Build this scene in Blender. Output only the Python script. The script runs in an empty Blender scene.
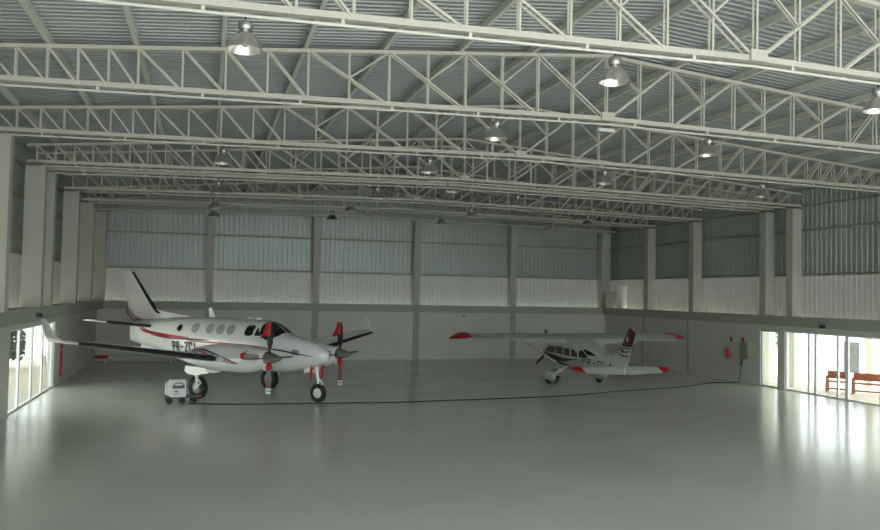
import bpy, math, random
from mathutils import Vector, Matrix
random.seed(7)
SC = bpy.context.scene
COL = SC.collection
PI = math.pi

# ------------------------------------------------------------------ helpers
class MB:
    """collects shapes and links them as ONE mesh object"""
    def __init__(s):
        s.v = []; s.f = []; s.mi = []; s.cur = 0
    def add(s, vs, fs):
        o = len(s.v); s.v += [tuple(p) for p in vs]
        for f in fs:
            s.f.append(tuple(i + o for i in f)); s.mi.append(s.cur)
        return s
    def box(s, x0, x1, y0, y1, z0, z1):
        vs = [(x, y, z) for x in (x0, x1) for y in (y0, y1) for z in (z0, z1)]
        return s.add(vs, [(0, 1, 3, 2), (4, 6, 7, 5), (0, 4, 5, 1), (2, 3, 7, 6), (0, 2, 6, 4), (1, 5, 7, 3)])
    def bar(s, p, q, w, h, up=(0, 0, 1)):
        p = Vector(p); q = Vector(q); d = (q - p).normalized(); u = Vector(up)
        sd = d.cross(u)
        if sd.length < 1e-4: sd = d.cross(Vector((0, 1, 0)))
        sd.normalize(); u = sd.cross(d)
        vs = []
        for c in (p, q):
            for a, b in ((-1, -1), (1, -1), (1, 1), (-1, 1)):
                vs.append(c + sd * a * w / 2 + u * b * h / 2)
        return s.add(vs, [(3, 2, 1, 0), (4, 5, 6, 7), (0, 1, 5, 4), (1, 2, 6, 5), (2, 3, 7, 6), (3, 0, 4, 7)])
    def loft(s, rings, cap0=True, cap1=True, closed=True):
        n = len(rings[0]); vs = [p for r in rings for p in r]; fs = []
        for i in range(len(rings) - 1):
            for j in range(n if closed else n - 1):
                a = i * n + j; b = i * n + (j + 1) % n
                fs.append((a, b, b + n, a + n))
        if cap0: fs.append(tuple(range(n - 1, -1, -1)))
        if cap1: fs.append(tuple((len(rings) - 1) * n + j for j in range(n)))
        return s.add(vs, fs)
    def tube(s, pts, r, n=8, cap=True):
        pts = [Vector(p) for p in pts]
        rs = r if isinstance(r, (list, tuple)) else [r] * len(pts)
        rings = []; prev = None
        for i, p in enumerate(pts):
            d = (pts[min(i + 1, len(pts) - 1)] - pts[max(i - 1, 0)]).normalized()
            a = prev if prev else (Vector((0, 0, 1)) if abs(d.z) < .9 else Vector((1, 0, 0)))
            u = (a - d * a.dot(d)).normalized(); w = d.cross(u); prev = u
            rings.append([p + u * math.cos(2 * PI * k / n) * rs[i] + w * math.sin(2 * PI * k / n) * rs[i] for k in range(n)])
        return s.loft(rings, cap, cap)
    def lathe(s, prof, o=(0, 0, 0), axis='z', n=20, cap=True):
        """prof = [(radius, height)] along axis"""
        o = Vector(o); rings = []
        for r, h in prof:
            ring = []
            for k in range(n):
                a = 2 * PI * k / n; c, d = r * math.cos(a), r * math.sin(a)
                ring.append(o + (Vector((c, d, h)) if axis == 'z' else Vector((h, c, d)) if axis == 'x' else Vector((d, h, c))))
            rings.append(ring)
        return s.loft(rings, cap, cap)
    def prism(s, poly, fn, t0, t1):
        """poly: 2D outline, fn(a, b, t) -> 3D"""
        n = len(poly)
        vs = [fn(a, b, t0) for a, b in poly] + [fn(a, b, t1) for a, b in poly]
        fs = [tuple(range(n - 1, -1, -1)), tuple(range(n, 2 * n))]
        fs += [(i, (i + 1) % n, n + (i + 1) % n, n + i) for i in range(n)]
        return s.add(vs, fs)
    def build(s, name, mat, parent=None, smooth=False, mtx=None, angle=40):
        me = bpy.data.meshes.new(name)
        me.from_pydata(s.v, [], s.f); 
        for m in (mat if isinstance(mat, (list, tuple)) else [mat]): me.materials.append(m)
        if any(s.mi): me.polygons.foreach_set('material_index', s.mi)
        import bmesh
        bm = bmesh.new(); bm.from_mesh(me)
        bmesh.ops.recalc_face_normals(bm, faces=bm.faces[:])
        if smooth:
            for f in bm.faces: f.smooth = True
            for e in bm.edges:
                if len(e.link_faces) == 2 and e.calc_face_angle(0) > math.radians(angle): e.smooth = False
        bm.to_mesh(me); bm.free(); me.update()
        o = bpy.data.objects.new(name, me); COL.objects.link(o)
        if parent: o.parent = parent
        if mtx is not None: o.matrix_world = mtx
        return o

def tag(o, label=None, cat=None, group=None, kind=None):
    if label: o['label'] = label
    if cat: o['category'] = cat
    if group: o['group'] = group
    if kind: o['kind'] = kind
    return o
def thing(name, label, cat, loc=(0, 0, 0), rotz=0, group=None):
    o = bpy.data.objects.new(name, None); COL.objects.link(o)
    o.empty_display_size = .2; o.location = loc; o.rotation_euler = (0, 0, rotz)
    return tag(o, label, cat, group)
def copy_tree(o, parent=None):
    c = o.copy(); COL.objects.link(c)
    if parent: c.parent = parent
    for ch in list(o.children): copy_tree(ch, c)
    return c

# ------------------------------------------------------------------ materials
def mat(name, col, rough=.5, metal=0, noise=0, nscale=8, bump=0, bscale=60, spec=.5, coat=0):
    m = bpy.data.materials.new(name); m.use_nodes = True
    nt = m.node_tree; b = nt.nodes['Principled BSDF']
    b.inputs['Base Color'].default_value = (*col, 1); b.inputs['Roughness'].default_value = rough
    b.inputs['Metallic'].default_value = metal; b.inputs['Specular IOR Level'].default_value = spec
    if coat: b.inputs['Coat Weight'].default_value = coat; b.inputs['Coat Roughness'].default_value = .08
    tc = nt.nodes.new('ShaderNodeTexCoord')
    if noise:
        n = nt.nodes.new('ShaderNodeTexNoise'); n.inputs['Scale'].default_value = nscale; n.inputs['Detail'].default_value = 6
        nt.links.new(tc.outputs['Object'], n.inputs['Vector'])
        r = nt.nodes.new('ShaderNodeMapRange'); r.inputs['From Min'].default_value = .3; r.inputs['From Max'].default_value = .7
        r.inputs['To Min'].default_value = 1 - noise; r.inputs['To Max'].default_value = 1 + noise
        nt.links.new(n.outputs['Fac'], r.inputs['Value'])
        v = nt.nodes.new('ShaderNodeVectorMath'); v.operation = 'SCALE'; v.inputs[0].default_value = col
        nt.links.new(r.outputs['Result'], v.inputs['Scale']); nt.links.new(v.outputs['Vector'], b.inputs['Base Color'])
    if bump:
        n2 = nt.nodes.new('ShaderNodeTexNoise'); n2.inputs['Scale'].default_value = bscale; n2.inputs['Detail'].default_value = 4
        nt.links.new(tc.outputs['Object'], n2.inputs['Vector'])
        bp = nt.nodes.new('ShaderNodeBump'); bp.inputs['Strength'].default_value = bump; bp.inputs['Distance'].default_value = .02
        nt.links.new(n2.outputs['Fac'], bp.inputs['Height']); nt.links.new(bp.outputs['Normal'], b.inputs['Normal'])
    return m
def glass_mat(name, tint=(.93, .97, .96), dark=False):
    m = bpy.data.materials.new(name); m.use_nodes = True; nt = m.node_tree; nt.nodes.clear()
    o = nt.nodes.new('ShaderNodeOutputMaterial'); mx = nt.nodes.new('ShaderNodeMixShader'); fr = nt.nodes.new('ShaderNodeFresnel')
    ge = nt.nodes.new('ShaderNodeNewGeometry'); mr = nt.nodes.new('ShaderNodeMapRange')
    mr.inputs['To Min'].default_value = 1.5; mr.inputs['To Max'].default_value = 1 / 1.5
    nt.links.new(ge.outputs['Backfacing'], mr.inputs['Value']); nt.links.new(mr.outputs['Result'], fr.inputs['IOR'])
    t = nt.nodes.new('ShaderNodeBsdfTransparent'); t.inputs['Color'].default_value = (*tint, 1)
    g = nt.nodes.new('ShaderNodeBsdfGlossy'); g.inputs['Roughness'].default_value = .02
    nt.links.new(fr.outputs[0], mx.inputs[0]); nt.links.new(t.outputs[0], mx.inputs[1]); nt.links.new(g.outputs[0], mx.inputs[2])
    nt.links.new(mx.outputs[0], o.inputs[0]); return m

M = dict(
    wall=mat('painted_wall', (.60, .615, .545), .75, noise=.04, nscale=.8, bump=.1, bscale=30),
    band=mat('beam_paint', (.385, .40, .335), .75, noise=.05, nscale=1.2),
    column=mat('column_paint', (.47, .47, .40), .7, noise=.04, nscale=1.5),
    clad=mat('galvanised_sheet', (.41, .465, .44), .42, metal=.25, noise=.05, nscale=.7),
    roof=mat('roof_sheet', (.37, .40, .42), .38, metal=.2, noise=.05, nscale=.5),
    truss=mat('truss_paint', (.54, .53, .46), .45, noise=.03, nscale=3),
    purlin=mat('purlin_paint', (.66, .67, .60), .5),
    girt=mat('girt_paint', (.30, .30, .24), .55),
    conduit=mat('conduit_paint', (.62, .62, .56), .35),
    alum=mat('spun_aluminium', (.80, .77, .73), .28, metal=1),
    alum_dark=mat('cast_aluminium', (.42, .42, .40), .35, metal=.9),
    frame=mat('white_aluminium_frame', (.78, .80, .80), .4),
    frame_grey=mat('grey_aluminium_frame', (.42, .44, .44), .4, metal=.3),
    white=mat('aircraft_white', (.80, .81, .79), .22, coat=.5),
    white2=mat('light_aircraft_white', (.58, .60, .56), .3, coat=.3),
    black=mat('boot_rubber', (.012, .012, .014), .55),
    tyre=mat('tyre_rubber', (.018, .018, .018), .7),
    red=mat('red_fabric', (.55, .012, .02), .6),
    redp=mat('red_paint', (.50, .01, .02), .3),
    maroon=mat('maroon_paint', (.085, .012, .02), .3),
    navy=mat('navy_paint', (.018, .022, .075), .3),
    letter=mat('letter_black', (.02, .02, .03), .35),
    glassdark=mat('cockpit_glass', (.018, .022, .022), .08, spec=.6),
    shade=mat('window_shade', (.40, .41, .40), .25),
    steel=mat('polished_spinner', (.62, .62, .58), .2, metal=1),
    grey=mat('grey_metal', (.35, .36, .35), .45, metal=.5),
    blade=mat('blade_black', (.02, .02, .022), .4),
    bladegrey=mat('blade_grey', (.18, .185, .18), .4),
    wood=mat('bench_wood', (.33, .10, .05), .45, noise=.2, nscale=6),
    extfloor=mat('paving_beige', (.70, .63, .54), .7, noise=.06, nscale=2),
    extwall=mat('plaster_white', (.86, .86, .80), .8, noise=.02, nscale=2),
    beigewall=mat('plaster_beige', (.72, .66, .52), .8, noise=.03, nscale=2),
    ground=mat('concrete_apron', (.46, .46, .43), .8, noise=.08, nscale=.6),
    leaf=mat('leaf_green', (.045, .085, .05), .6, noise=.4, nscale=5),
    panel=mat('panel_olive', (.27, .29, .21), .5),
    blue=mat('plug_blue', (.02, .05, .30), .4),
    cable=mat('cable_black', (.025, .028, .025), .5),
    cart=mat('cart_white', (.72, .74, .72), .4),
    glass=glass_mat('door_glass'),
    cabinet_grey=mat('cabinet_dark_grey', (.075, .08, .08), .5),
    camera_black=mat('camera_black', (.03, .03, .03), .4),
)
def glow_sheet():  # slight translucency added so the lower cladding band glows
    m = mat('glow_sheet', (.44, .455, .425), .45, noise=.05, nscale=.7)
    nt = m.node_tree; b = nt.nodes['Principled BSDF']; o = [n for n in nt.nodes if n.type == 'OUTPUT_MATERIAL'][0]
    t = nt.nodes.new('ShaderNodeBsdfTranslucent'); t.inputs['Color'].default_value = (.74, .75, .68, 1)
    mx = nt.nodes.new('ShaderNodeMixShader'); mx.inputs[0].default_value = .022
    nt.links.new(b.outputs[0], mx.inputs[1]); nt.links.new(t.outputs[0], mx.inputs[2]); nt.links.new(mx.outputs[0], o.inputs[0]); return m
M['translucent'] = glow_sheet()
def floor_mat():
    m = mat('epoxy_floor', (.63, .645, .585), .2, noise=.05, nscale=.35, bump=.0, spec=.5)
    nt = m.node_tree; b = nt.nodes['Principled BSDF']; tc = nt.nodes['Texture Coordinate']
    n = nt.nodes.new('ShaderNodeTexNoise'); n.inputs['Scale'].default_value = .9; n.inputs['Detail'].default_value = 3
    nt.links.new(tc.outputs['Object'], n.inputs['Vector'])
    r = nt.nodes.new('ShaderNodeMapRange'); r.inputs['To Min'].default_value = .13; r.inputs['To Max'].default_value = .24
    nt.links.new(n.outputs['Fac'], r.inputs['Value']); nt.links.new(r.outputs['Result'], b.inputs['Roughness'])
    n2 = nt.nodes.new('ShaderNodeTexNoise'); n2.inputs['Scale'].default_value = 1.4; n2.inputs['Detail'].default_value = 5
    nt.links.new(tc.outputs['Object'], n2.inputs['Vector'])
    bp = nt.nodes.new('ShaderNodeBump'); bp.inputs['Strength'].default_value = .12; bp.inputs['Distance'].default_value = .02
    nt.links.new(n2.outputs['Fac'], bp.inputs['Height']); nt.links.new(bp.outputs['Normal'], b.inputs['Normal'])
    return m
M['floor'] = floor_mat()

# ------------------------------------------------------------------ hangar dimensions (metres)
XL, XR, YB, YF = -5.15, 22.30, 42.2, -3.0          # inner faces of the low concrete walls
CXL, CXR, CYB = -5.72, 22.92, 42.72                # inner faces of the metal cladding
XC = 8.57                                          # ridge
TRUSS_Y = [11.18, 16.27, 21.50, 26.69, 28.27, 33.39, 37.50, 41.90]
SILL, BAND = 2.95, 2.55
def roof_z(x): return 9.26 - abs(x - XC) * .0845    # underside of the sheeting

# floor, roof
tag(MB().box(XL - .2, XR + .2, YF, YB + .2, -.12, 0).build('floor', M['floor']), kind='structure')
mb = MB()
def sheet_rows(y0, y1, pitch, h):
    ys = []; y = y0
    while y < y1:
        ys += [(y, 0), (y + pitch * .62, 0), (y + pitch * .70, h), (y + pitch * .92, h)]; y += pitch
    return ys
prof = sheet_rows(YF - .3, YB + .9, .2, .035)
for xa, xb in ((CXL - .5, XC), (XC, CXR + .5)):
    vs = []; fs = []
    for y, h in prof:
        vs += [(xa, y, roof_z(xa) + h), (xb, y, roof_z(xb) + h)]
    for i in range(len(prof) - 1): fs.append((2 * i, 2 * i + 1, 2 * i + 3, 2 * i + 2))
    mb.add(vs, fs)
tag(mb.build('ceiling', M['roof']), kind='structure')

# low concrete walls with openings: list of (along0, along1, z0, z1) solid pieces
def pieces(a0, a1, top, holes):
    out = []; a = a0
    for h0, h1, zt in sorted(holes):
        out.append((a, h0, 0, top)); out.append((h0, h1, zt, top)); a = h1
    out.append((a, a1, 0, top)); return out
LDOOR = (24.42, 31.12, 2.36)
RDOOR = (20.9, 27.05, 2.36); RWIN = (27.46, 28.52, 2.33)
mb = MB()
for a, b, z0, z1 in pieces(YF, YB, BAND, [LDOOR]): mb.box(XL - .2, XL, a, b, z0, z1)
wl = tag(mb.build('wall_left', M['wall']), kind='structure')
mb = MB()
for a, b, z0, z1 in pieces(YF, YB, BAND, [RDOOR, RWIN]): mb.box(XR, XR + .2, a, b, z0, z1)
wr = tag(mb.build('wall_right', M['wall']), kind='structure')
wb = tag(MB().box(XL - .2, XR + .2, YB, YB + .2, 0, BAND).build('wall_back', M['wall']), kind='structure')
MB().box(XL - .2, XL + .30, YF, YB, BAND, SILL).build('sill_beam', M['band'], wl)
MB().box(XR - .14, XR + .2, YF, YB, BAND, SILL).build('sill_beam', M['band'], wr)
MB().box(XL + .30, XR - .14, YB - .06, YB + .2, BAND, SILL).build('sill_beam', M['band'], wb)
# pilaster strips below the sill
for y in TRUSS_Y[2:7]:
    if not (RWIN[0] - .3 < y < RWIN[1] + .1 or RDOOR[0] < y < RDOOR[1] - .3):
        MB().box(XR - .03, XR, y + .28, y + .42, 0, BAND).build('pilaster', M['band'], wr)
for x in (.10, 5.46, 10.95, 16.57):
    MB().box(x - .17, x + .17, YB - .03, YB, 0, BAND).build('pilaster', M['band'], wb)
# front wall: a tall hangar opening behind the camera lets the daylight in
mb = MB(); FO = (-4.8, 21.9, 8.1)
mb.box(CXL, FO[0], YF - .25, YF, 0, 8.0); mb.box(FO[1], CXR, YF - .25, YF, 0, 8.0)
mb.prism([(CXL, 8.0), (FO[0], 8.0), (FO[0], FO[2]), (FO[1], FO[2]), (FO[1], 8.0), (CXR, 8.0), (XC, 9.24)], lambda a, b, t: (a, t, b), YF - .25, YF)
tag(mb.build('wall_front', M['wall']), kind='structure')

# ribbed metal cladding above the walls (hangs outside them, leaving an open slot at its foot)
def ribs(a0, a1, pitch=.25):
    out = []; a = a0
    while a < a1:
        out += [(a, 0), (a + pitch * .58, 0), (a + pitch * .68, .024), (a + pitch * .90, .024)]; a += pitch
    return out
def cladding(name, parent, fn, a0, a1, ztop, z0=4.6, m='clad'):
    vs = []; fs = []; pr = ribs(a0, a1)
    for a, d in pr:
        vs += [fn(a, d, z0), fn(a, d, ztop(a))]
    for i in range(len(pr) - 1): fs.append((2 * i, 2 * i + 2, 2 * i + 3, 2 * i + 1))
    return MB().add(vs, fs).build(name, M[m], parent)
cladding('cladding', wl, lambda a, d, z: (CXL - d, a, z), YF, CYB + .1, lambda a: 8.2)
cladding('cladding', wr, lambda a, d, z: (CXR + d, a, z), YF, CYB + .1, lambda a: 8.2)
cladding('cladding', wb, lambda a, d, z: (a, CYB + d, z), CXL, CXR, lambda a: roof_z(a) + .05)
for p, fn, a0, a1 in ((wl, lambda a, d, z: (CXL - d, a, z), YF, CYB + .1), (wr, lambda a, d, z: (CXR + d, a, z), YF, CYB + .1), (wb, lambda a, d, z: (a, CYB + d, z), CXL, CXR)):
    cladding('glow_cladding', p, fn, a0, a1, lambda a: 4.6, 2.72, 'translucent')  # lower band, its see-through glow is added
# girts (horizontal rails)
for z in (4.62, 6.40):
    MB().box(CXL, CXL + .12, YF, CYB, z - .05, z + .05).build('girt', M['girt'], wl)
    MB().box(CXR - .12, CXR, YF, CYB, z - .05, z + .05).build('girt', M['girt'], wr)
    MB().box(CXL, CXR, CYB - .12, CYB, z - .06, z + .03).build('girt', M['girt'], wb)
for p, (a, b) in ((wl, (CXL, CXL + .06)), (wr, (CXR - .06, CXR))):
    MB().box(a, b, YF, CYB, 7.35, 7.42).build('girt', M['girt'], p)

# columns, one object each
def column(x0, x1, y0, y1, z1, side):
    o = MB().box(x0, x1, y0, y1, SILL, z1).build('column', M['column'])
    tag(o, kind='structure'); o['label'] = side; return o
ordn = ['first', 'second', 'third', 'fourth', 'fifth', 'sixth', 'seventh', 'eighth']
for i, y in enumerate(TRUSS_Y[:7]):
    column(-5.35, -4.64 if i == 2 else -4.80, y - .25, y + .12, 7.22, 'tall pale column on the left wall beam under the %s roof truss' % ordn[i])
    column(22.16, 22.60, y - .25, y + .12, 7.22, 'tall pale column on the right wall beam under the %s roof truss' % ordn[i])
column(-5.35, -4.80, 41.75, 42.12, 7.22, 'tall pale column in the back left corner')
for i, x in enumerate((.10, 5.46, 10.95, 16.57)):
    column(x - .17, x + .17, YB - .05, YB + .38, 7.5, 'pale column on the back wall beam, %s from the left' % ordn[i])
column(22.0, 22.5, YB - .2, YB + .38, 7.25, 'pale column in the back right corner')
# block and vent duct beside the corner column
o = MB().box(22.02, 22.9, 41.55, 42.1, SILL, 3.9).build('trim_1', M['band']); tag(o, kind='structure')

# ------------------------------------------------------------------ roof trusses
U = [0, .84, 1.68, 2.52, 3.36, 4.20, 5.04, 5.88, 6.72, 7.53, 8.34, 9.15, 9.96, 10.49, 11.02, 11.55, 12.08, 12.61, 13.14, 13.65]
def zb(x): return 7.62 - abs(x - XC) * .0177
def zt(x): return 9.05 - abs(x - XC) * .0855
def make_truss():
    t = thing('roof_truss', 'x', 'roof truss', (0, 0, 0), 0, 'roof trusses')
    xa, xb = -5.36, 22.74
    c = MB()
    for z, h in ((zb, .095),):
        c.bar((xa, 0, z(xa)), (XC, 0, z(XC)), .15, h); c.bar((XC, 0, z(XC)), (xb, 0, z(xb)), .15, h)
    c.build('bottom_chord', M['truss'], t)
    c = MB(); c.bar((xa, 0, zt(xa)), (XC, 0, zt(XC)), .15, .075); c.bar((XC, 0, zt(XC)), (xb, 0, zt(xb)), .15, .075)
    c.build('top_chord', M['truss'], t)
    def pair(p, q, w, name, gap=.055):
        m = MB()
        for d in (-gap, gap):
            m.bar((p[0], d, p[1]), (q[0], d, q[1]), .018, w, up=(0, 0, 1) if abs(p[0] - q[0]) > .01 else (1, 0, 0))
        m.build(name, M['truss'], t)
    for s in (-1, 1):
        for i, u in enumerate(U):
            x = XC + s * u
            if s == -1 or u > 0: pair((x, zb(x)), (x, zt(x)), .036, 'vertical')
        for i in range(0, 8, 2):            # long panels with sub-struts
            xi, xo, xm = XC + s * U[i], XC + s * U[i + 2], XC + s * U[i + 1]
            pair((xi + s * .06, zb(xi)), (xo, zt(xo)), .042, 'diagonal', .075)
            zm = (zb(xi) + zt(xo)) / 2
            pair((xm, zm), (xi, zt(xi)), .030, 'sub_strut', .036)
        for i in range(8, len(U) - 1):
            xi, xo = XC + s * U[i], XC + s * U[i + 1]
            pair((xi + s * .03, zb(xi)), (xo, zt(xo)), .038, 'diagonal', .075)
    g = MB(); g.box(XC - .16, XC + .16, -.13, .13, zb(XC) - .06, zb(XC) + .13); g.build('gusset_plate', M['truss'], t)
    return t
proto = make_truss()
near = ['nearest the camera', 'second from the camera', 'third from the camera', 'fourth from the camera, front one of a close pair',
        'fifth from the camera, rear one of a close pair', 'sixth from the camera', 'seventh from the camera', 'farthest, against the back wall']
for i, y in enumerate(TRUSS_Y):
    t = proto if i == 0 else copy_tree(proto)
    t.location = (0, y, 0); t.rotation_euler.y = .005 if i == 0 else 0; t['label'] = 'cream steel lattice roof truss, ' + near[i]
# lighting conduits with hangers
def make_conduit():
    t = thing('lighting_conduit', 'x', 'conduit', (0, 0, 0), 0, 'conduits under the trusses')
    dz = -.125
    MB().tube([(-4.9, 0, zb(-4.9) + dz), (XC, 0, zb(XC) + dz), (22.0, 0, zb(22.0) + dz)], .024, 8).build('pipe', M['conduit'], t, smooth=True)
    x = -4.0
    while x < 22:
        MB().box(x - .025, x + .025, -.02, .02, zb(x) + dz, zb(x) - .04).build('hanger', M['conduit'], t); x += 1.9
    return t
pc = make_conduit()
near2 = ['nearest', 'second nearest', 'third nearest', 'fourth nearest', 'fifth nearest', 'sixth nearest', 'seventh nearest']
for i, y in enumerate(TRUSS_Y[:7]):
    t = pc if i == 0 else copy_tree(pc)
    t.location = (0, y - .02, 0); t.rotation_euler.y = .005 if i == 0 else 0; t['label'] = 'thin pale conduit pipe clipped under the %s roof truss' % near2[i]
# purlins
PX = [-4.6, -2.96, -1.43, .18, 1.79, 3.43, 5.10, 6.77]
PX = PX + [XC] + [2 * XC - x for x in reversed(PX)]
for i, x in enumerate(PX):
    z = roof_z(x)
    m = MB(); m.box(x - .025, x + .025, YF, CYB, z - .16, z - .005); m.box(x - .05, x + .03, YF, CYB, z - .17, z - .15)
    o = m.build('roof_purlin', M['purlin'])
    if x == XC: lb = 'grey steel purlin running along the roof ridge'
    else:
        k = i if i < 8 else 16 - i
        lb = 'grey steel purlin on the %s roof slope, %s up from the eave' % ('left' if i < 8 else 'right', ordn[k])
    tag(o, lb, 'purlin', 'purlins under the roof sheets')

# ------------------------------------------------------------------ high bay lamps
def make_lamp():
    t = thing('high_bay_lamp', 'x', 'hanging lamp', (0, 0, 0), 0, 'dome lamps under the trusses')
    # origin at the conduit, hangs down
    MB().tube([(0, 0, .02), (0, 0, -.05)], .012, 6).build('hook', M['camera_black'], t)
    MB().lathe([(.02, -.045), (.085, -.06), (.10, -.09), (.10, -.17), (.085, -.20), (.05, -.21)], n=20).build('ballast_housing', M['alum_dark'], t, smooth=True)
    MB().lathe([(.05, -.205), (.05, -.245)], n=16).build('neck', M['alum'], t, smooth=True)
    pr = [(.055, -.24), (.10, -.255), (.15, -.30), (.19, -.36), (.22, -.43), (.245, -.52)]
    s_ = MB().lathe(pr + [(r - .008, h) for r, h in reversed(pr)], n=28, cap=False).build('dome_shade', M['alum'], t, smooth=True)
    MB().lathe([(.025, -.26), (.05, -.30), (.055, -.40), (.03, -.46), (.005, -.47)], n=14).build('bulb', M['shade'], t, smooth=True)
    return t
pl = make_lamp(); first = True
LX = {0: (.40, 6.02, 11.12, 17), 1: (.4, 5.93, 11.25, 17), 2: (.30, 5.87, 11.29, 16.86), 4: (.26, 5.79, 11.22, 16.89), 5: (.21, 5.69, 11.07, 16.69), 6: (.20, 5.54, 10.91, 16.57)}
rows = [(0, (0, 1, 2)), (1, (1, 2)), (2, (0, 1, 2, 3)), (4, (0, 1, 2, 3)), (5, (0, 1, 2, 3)), (6, (0, 1, 2, 3))]
lampcol = ['leftmost lamp of its row', 'second lamp column from the left', 'third lamp column from the left', 'rightmost lamp column']
for ti, cols in rows:
    for c in cols:
        l = pl if first else copy_tree(pl); first = False
        x = LX[ti][c]
        l.location = (x, TRUSS_Y[ti] - .02, zb(x) - .155 - (.005 * x if ti == 0 else 0)); l.scale = (1, 1, .86)
        l['label'] = 'silver dome lamp under the %s truss, %s' % (near2[ti], lampcol[c])

for ti, lb in ((1, 'second nearest'), (4, 'fifth nearest')):
    t = thing('emergency_light', 'small white rectangular light fixture under the middle of the %s truss' % lb, 'light fixture', (XC, TRUSS_Y[ti] + .02, zb(XC) - .24), 0, 'small fixtures under the trusses')
    MB().box(-.20, .20, -.07, .07, -.05, .02).build('housing', M['conduit'], t); MB().box(-.17, .17, -.05, .05, -.06, -.05).build('diffuser', M['shade'], t)
    for x in (-.14, .14): MB().box(x - .01, x + .01, -.01, .01, .02, .19).build('hanger', M['grey'], t)
# ------------------------------------------------------------------ doors and windows
def sliding_door(name, X, y0, y1, top, posts, fm, inward):
    """posts: y of mullions; frame at X..; glass panes one per bay"""
    d = MB(); w = .05
    d.box(X - .04, X + .04, y0, y1, top - .06, top); d.box(X - .05, X + .05, y0, y1, .0, .05)
    d.box(X - .04, X + .04, y0, y0 + w, 0, top); d.box(X - .04, X + .04, y1 - w, y1, 0, top)
    r = d.build(name, fm); tag(r, kind='structure')
    for y, hw in posts:
        MB().box(X - .035, X + .035, y - hw, y + hw, .05, top - .06).build('mullion', M['frame'], r)
    ys = [y0 + w] + [p[0] for p in posts] + [y1 - w]
    for a, b in zip(ys[:-1], ys[1:]):
        MB().box(X - .004, X + .004, a, b, .05, top - .06).build('pane', M['glass'], r)
    return r
dl = sliding_door('door_1', XL - .10, *LDOOR, [(25.95, .07), (27.75, .07), (29.45, .08)], M['frame'], 1)
MB().box(XL - .04, XL + .02, 29.40, 29.52, .95, 1.25).build('door_handle', M['frame_grey'], dl)
dr = sliding_door('door_2', XR + .10, *RDOOR, [(22.33, .06), (23.87, .07), (24.31, .04), (25.44, .05), (25.79, .04)], M['frame'], -1)
wn = sliding_door('window_1', XR + .10, *RWIN, [], M['frame_grey'], -1)

# ------------------------------------------------------------------ fuselage surface helper
class Fus:
    def __init__(s, st, e=2.4): s.st = sorted(st, key=lambda q: -q[0]); s.e = e
    def at(s, x):
        st = s.st
        if x >= st[0][0]: return st[0][1:]
        if x <= st[-1][0]: return st[-1][1:]
        for i in range(len(st) - 1):
            if st[i][0] >= x >= st[i + 1][0]:
                t = (st[i][0] - x) / (st[i][0] - st[i + 1][0]); out = []
                for k in (1, 2, 3):
                    p0 = st[max(i - 1, 0)]; p1 = st[i]; p2 = st[i + 1]; p3 = st[min(i + 2, len(st) - 1)]
                    d = p2[0] - p1[0]
                    def slope(a, b, c):
                        if a[0] == b[0] or b[0] == c[0]: return (c[k] - a[k]) / (c[0] - a[0])
                        s1 = (b[k] - a[k]) / (b[0] - a[0]); s2 = (c[k] - b[k]) / (c[0] - b[0])
                        return 0 if s1 * s2 <= 0 else 2 * s1 * s2 / (s1 + s2)
                    m1 = slope(p0, p1, p2) * d; m2 = slope(p1, p2, p3) * d
                    h = ((2 * t**3 - 3 * t**2 + 1) * p1[k] + (t**3 - 2 * t**2 + t) * m1 + (-2 * t**3 + 3 * t**2) * p2[k] + (t**3 - t**2) * m2)
                    out.append(h)
                return out
    def ring(s, x, n=32, yo=0):
        b, t, w = s.at(x); zc = (b + t) / 2; hz = (t - b) / 2; r = []
        for k in range(n):
            a = 2 * PI * k / n; c, q = math.cos(a), math.sin(a)
            r.append((x, yo + w * math.copysign(abs(c) ** (2 / s.e), c), zc + hz * math.copysign(abs(q) ** (2 / s.e), q)))
        return r
    def mesh(s, step=.12, n=32, yo=0):
        x0, x1 = s.st[0][0], s.st[-1][0]; N = max(8, int((x0 - x1) / step))
        xs = [x0 + (x1 - x0) * (.5 - .5 * math.cos(PI * i / N)) * .5 + (x1 - x0) * i / N * .5 for i in range(N + 1)]
        return MB().loft([s.ring(x, n, yo) for x in xs])
    def y(s, x, z):
        b, t, w = s.at(x); zc = (b + t) / 2; hz = max((t - b) / 2, 1e-3)
        q = min(abs(z - zc) / hz, .9995)
        return w * (1 - q ** s.e) ** (1 / s.e)
    def ztop(s, x, y):
        b, t, w = s.at(x); zc = (b + t) / 2; hz = (t - b) / 2
        q = min(abs(y) / max(w, 1e-3), .9995)
        return zc + hz * (1 - q ** s.e) ** (1 / s.e)

def smooth_poly(pts, n=8):
    out = []
    for i in range(len(pts) - 1):
        p0, p1, p2, p3 = pts[max(i - 1, 0)], pts[i], pts[i + 1], pts[min(i + 2, len(pts) - 1)]
        for k in range(n):
            t = k / n
            out.append(tuple(.5 * (2 * p1[j] + (p2[j] - p0[j]) * t + (2 * p0[j] - 5 * p1[j] + 4 * p2[j] - p3[j]) * t * t + (3 * p1[j] - p0[j] - 3 * p2[j] + p3[j]) * t**3) for j in range(len(p1))))
    out.append(pts[-1]); return out
def side_strip(F, pts, side, eps=.011, yo=0, n=8, sub=2):
    """pts (x, z, width) -> a band lying on the fuselage side"""
    pts = smooth_poly(pts, n); vs = []; fs = []
    for x, z, w in pts:
        for k in range(sub + 1):
            zz = z - w / 2 + w * k / sub
            vs.append((x, yo + side * (F.y(x, zz) + eps), zz))
    m = sub + 1
    for i in range(len(pts) - 1):
        for k in range(sub): fs.append((i * m + k, i * m + k + 1, (i + 1) * m + k + 1, (i + 1) * m + k))
    return MB().add(vs, fs)
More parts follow.
